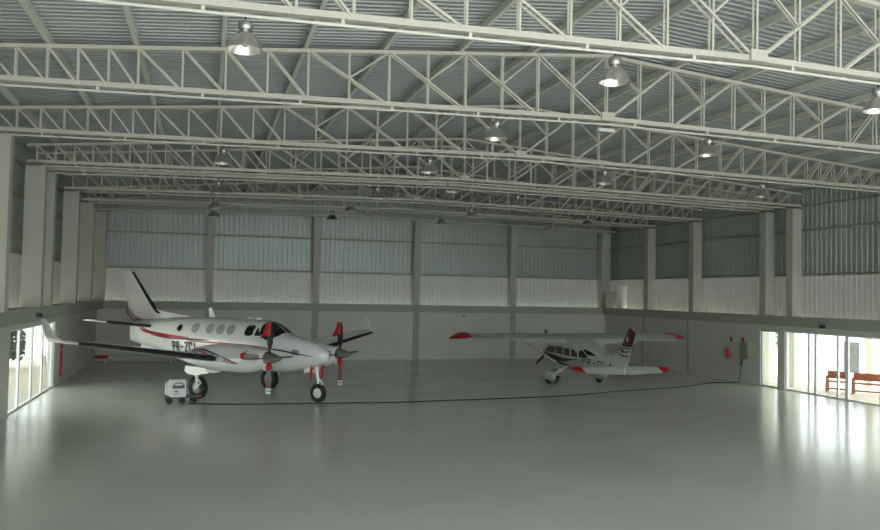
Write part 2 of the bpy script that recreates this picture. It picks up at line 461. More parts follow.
def side_patch(F, outline, side, eps=.008, rings=4, yo=0):
    cx = sum(p[0] for p in outline) / len(outline); cz = sum(p[1] for p in outline) / len(outline)
    vs = [(cx, yo + side * (F.y(cx, cz) + eps), cz)]; fs = []; n = len(outline)
    for r in range(1, rings + 1):
        for x, z in outline:
            xx = cx + (x - cx) * r / rings; zz = cz + (z - cz) * r / rings
            vs.append((xx, yo + side * (F.y(xx, zz) + eps), zz))
    for k in range(n): fs.append((0, 1 + k, 1 + (k + 1) % n))
    for r in range(rings - 1):
        for k in range(n):
            a = 1 + r * n + k; b = 1 + r * n + (k + 1) % n
            fs.append((a, b, b + n, a + n))
    return MB().add(vs, fs)
def top_patch(F, outline, eps=.008, rings=5):
    cx = sum(p[0] for p in outline) / len(outline); cy = sum(p[1] for p in outline) / len(outline)
    vs = [(cx, cy, F.ztop(cx, cy) + eps)]; fs = []; n = len(outline)
    for r in range(1, rings + 1):
        for x, y in outline:
            xx = cx + (x - cx) * r / rings; yy = cy + (y - cy) * r / rings
            vs.append((xx, yy, F.ztop(xx, yy) + eps))
    for k in range(n): fs.append((0, 1 + k, 1 + (k + 1) % n))
    for r in range(rings - 1):
        for k in range(n):
            a = 1 + r * n + k; b = 1 + r * n + (k + 1) % n
            fs.append((a, b, b + n, a + n))
    return MB().add(vs, fs)
def densify(poly, n=4):
    out = []
    for i in range(len(poly)):
        a, b = poly[i], poly[(i + 1) % len(poly)]
        for k in range(n): out.append((a[0] + (b[0] - a[0]) * k / n, a[1] + (b[1] - a[1]) * k / n))
    return out
def ellipse(cx, cz, rx, rz, n=24): return [(cx + rx * math.cos(2 * PI * k / n), cz + rz * math.sin(2 * PI * k / n)) for k in range(n)]
GL = {   # strokes in a unit cell: (x0, y0, x1, y1)
    'P': [(0, 0, 0, 1), (0, 1, .8, 1), (.8, 1, .8, .5), (0, .5, .8, .5)],
    'R': [(0, 0, 0, 1), (0, 1, .8, 1), (.8, 1, .8, .5), (0, .5, .8, .5), (.3, .5, .85, 0)],
    'Z': [(0, 1, .85, 1), (.85, 1, 0, 0), (0, 0, .85, 0)],
    'C': [(0, 0, 0, 1), (0, 1, .8, 1), (0, 0, .8, 0), (.8, 1, .8, .8), (.8, 0, .8, .2)],
    'I': [(.2, 0, .2, 1)], '-': [(.1, .5, .75, .5)],
    'L': [(0, 0, 0, 1), (0, 0, .75, 0)], 'A': [(0, 0, .4, 1), (.4, 1, .8, 0), (.15, .38, .65, .38)],
}
def lettering(F, text, x0, z0, h, cw, adv, direction, side, slant=0, sw=.16, drop=0):
    mb = MB()
    for i, ch in enumerate(text):
        ox = x0 + direction * adv * i
        for (a, b, c, d) in GL.get(ch, []):
            dx, dy = (c - a) * cw, (d - b) * h; L = math.hypot(dx, dy)
            nx, ny = -dy / L * sw * h / 2, dx / L * sw * h / 2; ex, ey = dx / L * sw * h / 2, dy / L * sw * h / 2
            pts = []
            for u, v, sx, sy in ((a, b, -ex, -ey), (c, d, ex, ey)):
                for sg in (1, -1):
                    pts.append((u * cw + sx + sg * nx, v * h + sy + sg * ny))
            vs = []; N = 6
            for k in range(N + 1):                # follow the curved skin along the stroke
                for p, q in ((pts[0], pts[2]), (pts[1], pts[3])):
                    px = p[0] + (q[0] - p[0]) * k / N; pz = p[1] + (q[1] - p[1]) * k / N
                    X = ox + direction * (px + slant * pz); Z = z0 + pz - drop * i
                    vs.append((X, side * (F.y(X, Z) + .014), Z))
            mb.add(vs, [(2 * k, 2 * k + 1, 2 * k + 3, 2 * k + 2) for k in range(N)])
    return mb
def airfoil(n=14, t=.14):
    up = []
    for k in range(n + 1):
        x = .5 - .5 * math.cos(PI * k / n)
        yt = 5 * t * (.2969 * math.sqrt(x) - .126 * x - .3516 * x**2 + .2843 * x**3 - .1036 * x**4)
        up.append((x, yt + .02 * (1 - (2 * x - 1) ** 2)))
    lo = [(x, -y * .8 + .035 * (1 - (2 * x - 1) ** 2) * .5) for x, y in up]
    return up[::-1] + lo[1:-1]     # closed, starting at the trailing edge over the top
def wing_loft(secs, t=.14, vertical=False):
    """secs: (lat, x_le, chord, z)"""
    af = airfoil(t=t); rings = []
    for lat, xle, ch, z in secs:
        if vertical: rings.append([(xle - a * ch, b * ch, z) for a, b in af])
        else: rings.append([(xle - a * ch, lat, z + b * ch) for a, b in af])
    return MB().loft(rings)
def boot(secs, frac=.09, t=.14, grow=.012, vertical=False):
    n = 7; prof = []
    for k in range(n + 1):
        x = frac * (1 - k / n) ** 2
        prof.append((x, 5 * t * (.2969 * math.sqrt(x) - .126 * x - .3516 * x * x) + .02 * (1 - (2 * x - 1) ** 2)))
    lo = [(x, -(y - .0) * .8 + .035 * (1 - (2 * x - 1) ** 2) * .5) for x, y in prof[::-1][1:]]
    pr = prof + lo; rings = []
    for lat, xle, ch, z in secs:
        r = []
        for a, b in pr:
            g = grow
            if vertical: r.append((xle - a * ch + g, b * ch + (g if b > 0 else -g), z))
            else: r.append((xle - a * ch + g, lat, z + b * ch + (g * (1 if b > .005 else -1))))
        rings.append(r)
    return MB().loft(rings, closed=True)

# ------------------------------------------------------------------ twin engine aeroplane
KH = math.radians(-46); KO = (3.54, 26.04, 0)
ka = thing('twin_engine_airplane', 'white twin propeller airplane with red and navy stripes parked on the left side', 'airplane', KO, KH)
KM = Matrix.Translation(KO) @ Matrix.Rotation(KH, 4, 'Z')
KF = Fus([(.36, 1.44, 1.54, .05), (.31, 1.34, 1.63, .14), (.14, 1.23, 1.76, .26), (-.15, 1.12, 1.89, .37), (-.5, 1.03, 1.99, .48), (-.82, .96, 2.07, .56), (-1.1, .91, 2.12, .61),
          (-1.32, .89, 2.17, .655), (-1.6, .88, 2.34, .675), (-1.95, .88, 2.52, .69), (-2.3, .88, 2.58, .70), (-3.4, .90, 2.61, .705), (-5.2, .95, 2.60, .70), (-6.2, 1.12, 2.57, .63), (-7.0, 1.26, 2.52, .51),
          (-7.8, 1.40, 2.46, .36), (-8.5, 1.50, 2.40, .22), (-9.0, 1.58, 2.30, .09)], 2.3)
fu = KF.mesh().build('fuselage', M['white'], ka, smooth=True)
for side, sd in ((-1, 'right'), (1, 'left')):
    # cabin windows
    for x in (-4.97, -4.27, -3.78, -3.30):
        r = side_patch(KF, ellipse(x, 2.235, .185, .17), side, .006).build('window_ring', M['grey'], fu)
        side_patch(KF, ellipse(x + .02, 2.235, .155, .15), side, .012).build('cabin_window', M['shade'], fu)
    side_patch(KF, ellipse(-5.76, 2.21, .15, .13), side, .006).build('window_ring', M['grey'], fu)
    side_patch(KF, ellipse(-5.75, 2.21, .12, .105), side, .012).build('aft_window', M['glassdark'], fu)
    side_patch(KF, densify([(-2.66, 2.12), (-2.64, 2.36), (-2.56, 2.42), (-2.32, 2.42), (-2.27, 2.35), (-2.31, 2.11), (-2.39, 2.07), (-2.58, 2.07)]), side, .01).build('cockpit_side_window', M['glassdark'], fu)
    side_patch(KF, densify([(-2.21, 2.08), (-2.17, 2.36), (-1.93, 2.09)]), side, .01).build('quarter_window', M['glassdark'], fu)
    top_patch(KF, densify([(-1.34, side * .03), (-1.99, side * .03), (-2.06, side * .42), (-2.02, side * .61), (-1.80, side * .65), (-1.55, side * .63), (-1.38, side * .42)]), .012).build('windshield', M['glassdark'], fu)
    # cheat lines
    side_strip(KF, [(-8.3, 2.14, .02), (-7.9, 2.02, .09), (-7.1, 1.95, .12), (-6.2, 1.91, .10), (-5.2, 1.90, .03)], side).build('red_stripe', M['redp'], fu)
    side_strip(KF, [(-8.3, 2.20, .03), (-7.6, 2.03, .035), (-6.8, 1.93, .03), (-6.3, 1.90, .02)], side).build('navy_stripe', M['navy'], fu)
    side_strip(KF, [(-7.4, 1.89, .02), (-6.4, 1.835, .045), (-5.5, 1.84, .07), (-4.7, 1.84, .07), (-4.2, 1.85, .02)], side).build('navy_stripe', M['navy'], fu)
    side_strip(KF, [(-5.3, 1.775, .02), (-4.2, 1.77, .05), (-3.2, 1.77, .05), (-2.2, 1.74, .05), (-1.6, 1.70, .02)], side).build('red_stripe', M['redp'], fu)
    side_strip(KF, [(-1.7, 1.70, .02), (-1.2, 1.66, .05), (-.6, 1.58, .045), (.0, 1.48, .012)], side).build('navy_stripe', M['navy'], fu)
    tx = lettering(KF, 'PR-ZCI', -6.06 if side < 0 else -4.75, 1.40, .31, .16, .225, -side, side, 0, .2)
    tx.build('registration_lettering', M['letter'], fu)
    side_patch(KF, densify([(-.70, 1.52), (-.70, 1.70), (-.46, 1.69), (-.46, 1.51)]), side, .008).build('vent_grille', M['grey'], fu)
# roof antennas
MB().prism([(-4.62, 2.56), (-4.92, 2.56), (-4.98, 2.92), (-4.86, 2.94)], lambda a, b, t: (a, t, b), -.02, .02).build('antenna', M['white'], fu)
for x in (-3.0, -2.6): MB().box(x - .11, x + .11, -.03, .03, 2.59, 2.65).build('antenna', M['white'], fu)
MB().prism([(-7.2, 1.27), (-8.4, 1.50), (-8.5, 1.30), (-7.9, 1.12)], lambda a, b, t: (a, t, b), -.02, .02).build('ventral_fin', M['white'], fu)
# vertical fin with dorsal fillet
fin_s = [(0, -6.85, 2.30, 2.42), (0, -7.35, 1.83, 2.62), (0, -7.66, 1.55, 2.82), (0, -8.1, 1.27, 3.25), (0, -8.6, .97, 3.78), (0, -9.0, .74, 4.18), (0, -9.12, .58, 4.24)]
fin = wing_loft(fin_s, .10, True).build('vertical_fin', M['white'], ka, smooth=True)
boot([(0, -7.40, 1.80, 2.66), (0, -7.66, 1.55, 2.82), (0, -8.1, 1.27, 3.25), (0, -8.6, .97, 3.78), (0, -9.0, .74, 4.2)], .10, .10, .012, True).build('deicing_boot', M['black'], fin, smooth=True)
MB().prism([(-5.7, 2.58), (-7.4, 2.76), (-7.7, 2.84), (-7.7, 2.42), (-6.2, 2.5)], lambda a, b, t: (a, t, b), -.03, .03).build('dorsal_fin', M['white'], fin)
for z, w, m in ((0, .05, 'redp'), (-.10, .06, 'navy'), (-.21, .07, 'navy')):
    for sg in (-1, 1):
        q = []
        for x, zz in ((-9.22, 2.88 + z), (-8.7, 2.52 + z), (-8.2, 2.36 + z * .6)):
            q += [(x, sg * .105, zz - w / 2), (x, sg * .105, zz + w / 2)]
        MB().add(q, [(0, 1, 3, 2), (2, 3, 5, 4)]).build('red_stripe' if m == 'redp' else 'navy_stripe', M[m], fin)
# horizontal stabiliser
for sg in (-1, 1):
    ss = [(sg * .05, -7.45, 1.35, 2.16), (sg * .35, -7.5, 1.30, 2.19), (sg * 2.15, -7.95, .86, 2.40), (sg * 2.36, -8.08, .6, 2.42)]
    hs = wing_loft(ss, .10).build('horizontal_stabilizer', M['white'], ka, smooth=True)
    boot([(sg * .35, -7.5, 1.30, 2.19), (sg * 1.95, -7.88, .92, 2.37)], .09, .10).build('deicing_boot', M['black'], hs, smooth=True)
# wings
TZ = {-1: 2.10, 1: 1.93}
for sg in (-1, 1):
    tz = TZ[sg]
    def wz(l): return 1.15 + .115 * 2.6 + (tz - 1.449) * (l - 2.6) / 4.4 if l > 2.6 else 1.15 + .115 * l
    ws = [(sg * .2, -1.75, 2.55, wz(.2)), (sg * 1.9, -1.85, 2.45, wz(1.9)), (sg * 2.6, -2.0, 2.15, wz(2.6)), (sg * 6.7, -2.62, 1.12, wz(6.7)), (sg * 7.0, -2.72, .95, wz(7.0))]
    wg = wing_loft(ws, .105).build('wing', M['white'], ka, smooth=True)
    boot([(sg * 2.55, -2.0, 2.15, wz(2.55)), (sg * 6.85, -2.65, 1.05, wz(6.85))], .07, .105).build('deicing_boot', M['black'], wg, smooth=True)
    # winglet
    wl_ = [(7.0, -2.72, .95, tz), (7.14, -2.86, .72, tz + .03), (7.26, -3.0, .52, tz + .16), (7.36, -3.2, .33, tz + .46), (7.40, -3.32, .22, tz + .62)]
    rings = []
    for l, xle, ch, z in wl_:
        nz = 0 if l < 7.25 else .8
        rings.append([(xle - a * ch, sg * (l - b * ch * nz), z + b * ch * (1 - nz)) for a, b in airfoil(8, .11)])
    MB().loft(rings).build('winglet', M['white'], wg, smooth=True)
    # nacelle
    ny = sg * 1.90; ex_ = 0 if sg < 0 else -.16; ez_ = 0 if sg < 0 else -.09
    NF = Fus([(x_ + ex_, b_ + ez_, t_ + ez_, w_) for x_, b_, t_, w_ in [(-.52, 1.34, 1.72, .19), (-.62, 1.24, 1.76, .26), (-.9, 1.08, 1.80, .33), (-1.4, 1.01, 1.86, .37), (-2.2, 1.0, 1.87, .38), (-3.0, 1.04, 1.80, .36), (-3.6, 1.13, 1.66, .28), (-4.1, 1.25, 1.5, .16), (-4.5, 1.33, 1.42, .04)]], 2.3)
    nc = NF.mesh(.1, 24, ny).build('engine_nacelle', M['white'], ka, smooth=True)
    for dz, w, m in ((.07, .05, 'navy'), (-.0, .05, 'redp'), (-.075, .03, 'navy')):
        side_strip(NF, [(-3.5, 1.62 + dz * .3 + ez_, .02), (-2.9, 1.60 + dz + ez_, w), (-2.3, 1.48 + dz + ez_, w), (-1.7, 1.36 + dz * .6 + ez_, w * .7), (-1.35, 1.31 + ez_, .008)], sg, .008, ny).build('red_stripe' if m == 'redp' else 'navy_stripe', M[m], nc)
    # exhaust stacks
    for e in (-1, 1):
        st = MB().tube([(-.66 + ex_, ny + e * .26, 1.55 + ez_), (-.70 + ex_, ny + e * .38, 1.555 + ez_), (-.80 + ex_, ny + e * .43, 1.56 + ez_), (-1.02 + ex_, ny + e * .45, 1.58 + ez_)], [.075, .085, .085, .08], 12)
        st.build('exhaust_stack', M['grey'], nc, smooth=True)
    MB().lathe([(.10, 0), (.13, .06), (.12, .18)], (-.62 + ex_, ny, 1.24 + ez_), 'x', 16).build('air_inlet', M['white'], nc, smooth=True)
    # propeller: feathered, four blades
    pz = 1.52 + ez_
    sp = MB().lathe([(.0, .10), (.05, .03), (.10, -.09), (.155, -.25), (.19, -.42), (.20, -.56), (.19, -.60)], (ex_, ny, pz), 'x', 24)
    pr = sp.build('propeller', M['steel'], ka, smooth=True)
    for k in range(4):
        a = k * PI / 2 + (.02 if sg < 0 else -.03); dy, dz = math.sin(a), math.cos(a)
        rings = []
        for r, ch, th in ((.16, .07, .06), (.26, .10, .045), (.42, .20, .035), (.70, .225, .028), (.92, .20, .02), (1.03, .15, .015), (1.08, .07, .01)):
            ring = []
            for q in range(10):
                b = 2 * PI * q / 10; u, w = .5 * ch * math.cos(b), .5 * th * math.sin(b)
                tw = math.radians(8)                      # feathered: chord nearly along the flight axis
                cxx = u * math.cos(tw) - w * math.sin(tw); off = u * math.sin(tw) + w * math.cos(tw)
                ring.append((-.42 + ex_ + cxx, ny + dy * r + dz * off, pz + dz * r - dy * off))
            rings.append(ring)
        bl = MB().loft(rings).build('blade', M['bladegrey'] if k == 2 else M['blade'], pr, smooth=True)
        if k == 2:
            for r0, r1 in ((.92, .98), (1.02, 1.08)):
                MB().bar((-.42 + ex_, ny + dy * r0, pz + dz * r0), (-.42 + ex_, ny + dy * r1, pz + dz * r1), .19, .04, up=(0, 1, 0)).build('tip_band', M['white'], bl)
    # main gear
    gx, gy = -3.62, sg * 1.86
    g = MB(); g.tube([(gx + .12, gy, 1.15), (gx + .10, gy, .62)], .055, 10); g.tube([(gx + .10, gy, .64), (gx + .08, gy, .36)], .036, 10)
    gear = g.build('main_landing_gear', M['white'], ka, smooth=True)
    oy = gy + (-sg) * .02
    MB().lathe([(.36, -.06), (.37, -.02), (.37, .05), (.36, .09), (.30, .13), (.20, .135), (.20, -.10), (.30, -.10)], (gx, gy - sg * .15, .37), 'y', 28, False).build('tyre', M['tyre'], gear, smooth=True)
    MB().lathe([(.05, -.11), (.10, -.09), (.205, -.06), (.205, .09), (.10, .12), (.05, .12)], (gx, gy - sg * .15, .37), 'y', 20).build('wheel', M['grey'], gear, smooth=True)
    tq = MB(); tq.bar((gx + .10, gy + sg * .03, .72), (gx + .32, gy + sg * .03, .56), .045, .045); tq.bar((gx + .32, gy + sg * .03, .56), (gx + .08, gy + sg * .03, .38), .045, .045)
    tq.tube([(gx + .08, gy + sg * .03, .37), (gx, gy - sg * .15, .37)], .05, 8); tq.build('torque_link', M['white'], gear)
    MB().prism([(-2.75, 1.1), (-3.62, 1.12), (-3.66, .95), (-3.5, .86), (-3.1, .84), (-2.9, .90), (-2.62, .93)], lambda a, b, t: (a, ny + t, b), sg * .34, sg * .37).build('gear_door', M['white'], gear)
    MB().prism([(-2.75, 1.1), (-3.62, 1.12), (-3.62, .95), (-3.5, .88), (-3.1, .86), (-2.8, .92)], lambda a, b, t: (a, ny + t, b), -sg * .34, -sg * .37).build('gear_door', M['white'], gear)
# nose gear
g = MB(); g.tube([(-.12, 0, 1.15), (-.03, 0, .72)], .055, 10); g.tube([(-.03, 0, .74), (0, 0, .42)], .036, 10)
g.bar((0, -.10, .42), (0, .10, .42), .07, .05); g.bar((0, -.10, .44), (0, -.10, .28), .05, .03); g.bar((0, .10, .44), (0, .10, .28), .05, .03)
gear = g.build('nose_landing_gear', M['white'], ka, smooth=True)
MB().lathe([(.16, -.06), (.26, -.078), (.30, -.04), (.305, 0), (.30, .04), (.26, .078), (.16, .06)], (0, 0, .305), 'y', 28, False).build('tyre', M['tyre'], gear, smooth=True)
MB().lathe([(.04, -.10), (.10, -.06), (.17, -.055), (.17, .055), (.10, .06), (.04, .10)], (0, 0, .305), 'y', 20).build('wheel', M['white'], gear, smooth=True)
tq = MB(); tq.bar((-.03, 0, .78), (.17, 0, .62), .05, .03); tq.bar((.17, 0, .62), (.0, 0, .47), .05, .03); tq.build('torque_link', M['white'], gear)
MB().bar((-.15, 0, .95), (-.6, 0, 1.12), .04, .04).build('drag_brace', M['white'], gear)
for sg in (-1, 1): MB().prism([(-.08, 1.16), (-.45, 1.08), (-.45, .93), (-.14, 1.0)], lambda a, b, t: (a, t, b), sg * .17, sg * .19).build('gear_door', M['white'], gear)

# red covers and streamers fitted to the parked aeroplane (things of their own)
for sg, wd in ((-1, 'near'), (1, 'far')):
    ny = sg * 1.90; ex_ = 0 if sg < 0 else -.16; ez_ = 0 if sg < 0 else -.09
    c = MB(); rings = []
    for z, a, b in ((2.21, .42, .13), (2.30, .36, .10), (2.48, .24, .08), (2.62, .18, .07)):
        rings.append([(-.44 + ex_ - (a - .1) * .5 + a * .5 * math.cos(2 * PI * k / 12), ny + b * .5 * math.sin(2 * PI * k / 12) * 1.6, z + ez_ - (.10 if (a > .2 and math.cos(2 * PI * k / 12) < -.5) else 0)) for k in range(12)])
    o = c.loft(rings).build('propeller_blade_cover', M['red'], mtx=KM.copy(), smooth=True)
    tag(o, 'red fabric cover over the upper propeller blade of the %s engine' % wd, 'propeller cover', 'red blade covers')
    t = thing('inlet_cover', 'red plug with hanging streamer below the spinner of the %s engine' % wd, 'engine cover', group='red inlet covers'); t.matrix_world = KM.copy()
    MB().lathe([(.03, .24), (.10, .22), (.125, .16), (.11, .08)], (-.60 + ex_, ny, 1.24 + ez_), 'x', 16).build('plug', M['red'], t, smooth=True)
    MB().bar((-.40 + ex_, ny, 1.18 + ez_), (-.42 + ex_, ny - .05, .62 + ez_), .06, .012).build('streamer', M['red'], t)
    for e in (-1, 1):
        ex = 'outer' if e == sg else 'inner'
        t = thing('exhaust_plug', 'red plug in the %s exhaust stack of the %s engine' % (ex, wd), 'engine cover', group='red exhaust plugs'); t.matrix_world = KM.copy()
        MB().lathe([(.04, -.14), (.095, -.11), (.105, -.04), (.09, .02)], (-1.0 + ex_, ny + e * .45, 1.58 + ez_), 'x', 16).build('plug', M['red'], t, smooth=True)
        MB().bar((-1.02 + ex_, ny + e * .45, 1.66 + ez_), (-.90 + ex_, ny + e * .47, 1.76 + ez_), .035, .01).build('pull_tab', M['red'], t)
for sg, wd in ((-1, 'near'), (1, 'far')):
    t = thing('pitot_cover', 'red streamer hanging under the nose on the %s side of the nose wheel' % wd, 'streamer', group='red nose streamers'); t.matrix_world = KM.copy()
    MB().tube([(-.08, sg * .28, 1.20), (-.08, sg * .28, 1.12), (.02, sg * .28, 1.12)], .03, 8).build('sleeve', M['red'], t, smooth=True)
    MB().bar((-.08, sg * .28, 1.13), (-.10, sg * .29, .76), .09, .012, up=(0, 1, 0)).build('ribbon', M['red'], t)

# ------------------------------------------------------------------ single engine aeroplane
CH = math.radians(92); CO = (14.64, 31.96, 0)
ce = thing('single_engine_airplane', 'small white high wing airplane with red wing tips and maroon fin top, parked behind', 'airplane', CO, CH)
CM = Matrix.Translation(CO) @ Matrix.Rotation(CH, 4, 'Z')
CF = Fus([(.66, 1.02, 1.40, .26), (.60, .92, 1.47, .36), (.40, .80, 1.56, .47), (.10, .70, 1.64, .54), (-.40, .64, 1.90, .56), (-1.0, .60, 1.94, .56), (-2.3, .56, 1.93, .55),
          (-2.8, .56, 1.82, .52), (-3.4, .57, 1.62, .45), (-3.95, .60, 1.44, .35), (-4.8, .66, 1.22, .20), (-5.55, .74, 1.04, .07)], 2.8)
cf = CF.mesh(.1, 32).build('fuselage', M['white2'], ce, smooth=True)
for side in (-1, 1):
    for q in ([(.04, 1.22), (.0, 1.34), (-.35, 1.47), (-.86, 1.48), (-.90, 1.20)], [(-1.0, 1.20), (-.98, 1.48), (-1.58, 1.48), (-1.62, 1.18)],
              [(-1.74, 1.18), (-1.70, 1.47), (-2.15, 1.46), (-2.22, 1.16)], [(-2.35, 1.17), (-2.32, 1.44), (-2.55, 1.44), (-2.78, 1.30), (-2.80, 1.16)],
              [(-2.92, 1.18), (-2.90, 1.42), (-3.08, 1.46), (-3.46, 1.26), (-3.44, 1.18)]):
        side_patch(CF, densify(q), side, .01).build('cabin_window', M['glassdark'], cf)
    top_patch(CF, densify([(.06, side * .03), (-.36, side * .03), (-.33, side * .45), (-.05, side * .47), (.04, side * .40)]), .012).build('windshield', M['glassdark'], cf)
    side_patch(CF, densify([(-3.12, 1.50), (-3.30, 1.50), (-3.55, 1.44), (-3.95, 1.31), (-3.70, 1.29), (-3.42, 1.31)]), side, .012).build('rear_window', M['glassdark'], cf)
    side_strip(CF, [(.55, 1.22, .01), (.2, 1.13, .10), (-.8, 1.04, .15), (-1.7, 1.0, .10), (-2.9, 1.08, .01)], side).build('black_swoosh', M['maroon'], cf)
    side_strip(CF, [(.55, 1.14, .01), (.2, 1.04, .03), (-.8, .93, .05), (-1.6, .93, .06), (-2.3, 1.0, .01)], side).build('black_swoosh', M['letter'], cf)
    side_strip(CF, [(-.9, .86, .01), (-1.2, .82, .12), (-1.7, .78, .09), (-2.1, .76, .01)], side).build('black_swoosh', M['letter'], cf)
    lettering(CF, 'PR-CLA', -3.14 if side > 0 else -4.9, .955, .19, .22, .31, -1 if side > 0 else 1, side, .2, .22, .012).build('registration_lettering', M['letter'], cf)
for x in (-.30, -2.0):
    MB().tube([(x, 0, 1.97), (x - .12, 0, 2.24)], .009, 6).build('antenna', M['white2'], cf)
# high wing with struts, hanging flaps and red tips
for sg in (-1, 1):
    def wz(l): return 1.88
    ws = [(sg * .0, -.65, 1.60, 1.88), (sg * 2.6, -.65, 1.55, 1.89), (sg * 4.75, -.80, 1.15, 1.91)]
    wg = wing_loft(ws, .15).build('wing', M['white2'], ce, smooth=True)
    tp = [(sg * 4.70, -.78, 1.22, 1.91), (sg * 4.95, -.84, 1.20, 1.905), (sg * 5.22, -1.05, .85, 1.86), (sg * 5.42, -1.30, .35, 1.83)]
    wing_loft(tp, .23).build('wing_tip', M['redp'], wg, smooth=True)
    MB().loft([[(-1.86, sg * l, 1.86), (-1.90, sg * l, 1.80), (-2.30, sg * l, 1.66 + dl), (-2.32, sg * l, 1.68 + dl)] for l, dl in ((.62, 0), (2.5, .03))]).build('flap', M['white2'], wg)
    MB().loft([[(-1.86, sg * l, 1.87), (-1.90, sg * l, 1.82), (-2.14, sg * l, 1.775), (-2.15, sg * l, 1.79)] for l in (2.55, 4.6)]).build('aileron', M['white2'], wg)
    MB().bar((-.95, sg * 2.2, 1.84), (-.75, sg * .52, .82), .11, .035, up=(0, 0, 1)).build('wing_strut', M['white2'], wg)
    # stabiliser with drooping elevator
    zs = .96 if sg > 0 else .93
    ss = [(sg * .05, -4.62, .62, zs), (sg * 1.62, -4.76, .46, zs + .02)]
    hs = wing_loft(ss, .11).build('horizontal_stabilizer', M['white2'], ce, smooth=True)
    MB().loft([[(-5.18, sg * l, zs + .03), (-5.20, sg * l, zs - .03), (-5.20 - c, sg * l, zs - d), (-5.22 - c, sg * l, zs - d + .02)] for l, c, d in ((.10, .42, .19), (1.62, .32, .15))]).build('elevator', M['white2'], hs)
    wing_loft([(sg * 1.62, -4.75, .50, zs + .02), (sg * 1.85, -4.85, .46, zs + .02), (sg * 2.12, -5.05, .22, zs + .01)], .13).build('stabilizer_tip', M['redp'], hs, smooth=True)
    MB().loft([[(-5.18, sg * l, zs + .04), (-5.20, sg * l, zs - .03), (-5.20 - c, sg * l, zs - d), (-5.22 - c, sg * l, zs - d + .02)] for l, c, d in ((1.62, .33, .16), (2.0, .18, .07))]).build('elevator_tip', M['redp'], hs)
    # main gear
    gx, gy = (-1.78, 1.25) if sg > 0 else (-1.62, -1.15)
    g = MB(); g.tube([(gx + .10, sg * .40, .70), (gx + .03, sg * .8, .52), (gx, gy - sg * .08, .30)], [.06, .05, .04], 8)
    gear = g.build('main_landing_gear', M['white2'], ce, smooth=True)
    MB().lathe([(.12, -.07), (.19, -.07), (.215, -.03), (.215, .03), (.19, .07), (.12, .07)], (gx, gy, .215), 'y', 24).build('tyre', M['tyre'], gear, smooth=True)
    wf = Fus([(gx + .46, .26, .36, .04), (gx + .36, .19, .47, .11), (gx + .16, .14, .56, .15), (gx - .14, .14, .55, .15), (gx - .34, .18, .50, .12), (gx - .56, .28, .42, .03)], 2.4)
    wf.mesh(.06, 16, gy).build('wheel_fairing', M['white2'], gear, smooth=True)
g = MB().tube([(-.02, 0, .85), (0, 0, .4)], .05, 10).build('nose_landing_gear', M['white2'], ce, smooth=True)
MB().lathe([(.12, -.06), (.18, -.06), (.20, -.03), (.20, .03), (.18, .06), (.12, .06)], (0, 0, .20), 'y', 24).build('tyre', M['tyre'], g, smooth=True)
wf = Fus([(.38, .26, .34, .03), (.28, .20, .44, .10), (.1, .13, .5, .135), (-.2, .13, .48, .13), (-.4, .2, .42, .09), (-.6, .30, .38, .02)], 2.4)
wf.mesh(.06, 16).build('wheel_fairing', M['white2'], g, smooth=True)
# fin: maroon top, white base with black curl
FL = [(1.10, -4.1, -5.72), (1.39, -4.57, -5.83), (1.77, -5.25, -5.96), (2.12, -5.50, -6.13), (2.30, -5.63, -6.20), (2.46, -5.75, -5.86)]
def finx(z):
    for (z0, a0, b0), (z1, a1, b1) in zip(FL[:-1], FL[1:]):
        if z <= z1:
            t = (z - z0) / (z1 - z0); return a0 + (a1 - a0) * t, b0 + (b1 - b0) * t
    return FL[-1][1:]
def fin_secs(zs):
    return [(0, finx(z)[0], finx(z)[0] - finx(z)[1], z) for z in zs]
fn = wing_loft([(0, -4.4, 1.28, .78)] + fin_secs([1.10, 1.25, 1.39, 1.55, 1.77]), .085, True).build('vertical_fin', M['white2'], ce, smooth=True)
wing_loft(fin_secs([1.77, 1.95, 2.12, 2.30, 2.46]), .09, True).build('fin_top', M['maroon'], fn, smooth=True)
MB().prism([(-3.5, 1.50), (-4.2, 1.30), (-4.66, 1.46), (-4.75, 1.0), (-3.8, 1.3)], lambda a, b, t: (a, t, b), -.02, .02).build('dorsal_fin', M['white2'], fn)
for sg in (-1, 1):
    for pts in ([(-5.92, 1.70), (-5.6, 1.72), (-5.25, 1.66), (-5.08, 1.56), (-5.2, 1.47), (-5.5, 1.42), (-5.80, 1.42)], [(-5.85, 1.60), (-5.5, 1.57), (-5.3, 1.58), (-5.5, 1.63)]):
        mbx = MB(); ps = smooth_poly(pts, 5)
        for a, b in zip(ps[:-1], ps[1:]):
            mbx.bar((a[0], sg * .062, a[1]), (b[0], sg * .062, b[1]), .012, .05, up=(0, 0, 1))
        mbx.build('black_swoosh', M['letter'], fn)
    MB().prism(ellipse(-5.72, 2.05, .05, .10, 14), lambda a, b, t: (a, sg * t, b), .03, .052).build('fin_emblem', M['white2'], fn)
# propeller
pr = MB().lathe([(.0, .34), (.07, .27), (.13, .12), (.15, 0)], (.66, 0, 1.21), 'x', 20).build('propeller', M['white2'], ce, smooth=True)
for k in range(3):
    a = math.radians(14 + 120 * k); dy, dz = math.sin(a), math.cos(a); rings = []
    for r, ch, th in ((.10, .08, .05), (.25, .13, .04), (.5, .16, .03), (.8, .13, .02), (.93, .06, .012)):
        ring = []
        for q in range(10):
            b = 2 * PI * q / 10; u, w = .5 * ch * math.cos(b), .5 * th * math.sin(b); tw = math.radians(65)
            cxx = u * math.cos(tw) - w * math.sin(tw); off = u * math.sin(tw) + w * math.cos(tw)
            ring.append((.76 + cxx, dy * r + dz * off, 1.21 + dz * r - dy * off))
        rings.append(ring)
    MB().loft(rings).build('blade', M['blade'], pr, smooth=True)
t = thing('pitot_streamer', 'thin dark red streamer hanging below the left wing of the small airplane', 'streamer'); t.matrix_world = CM
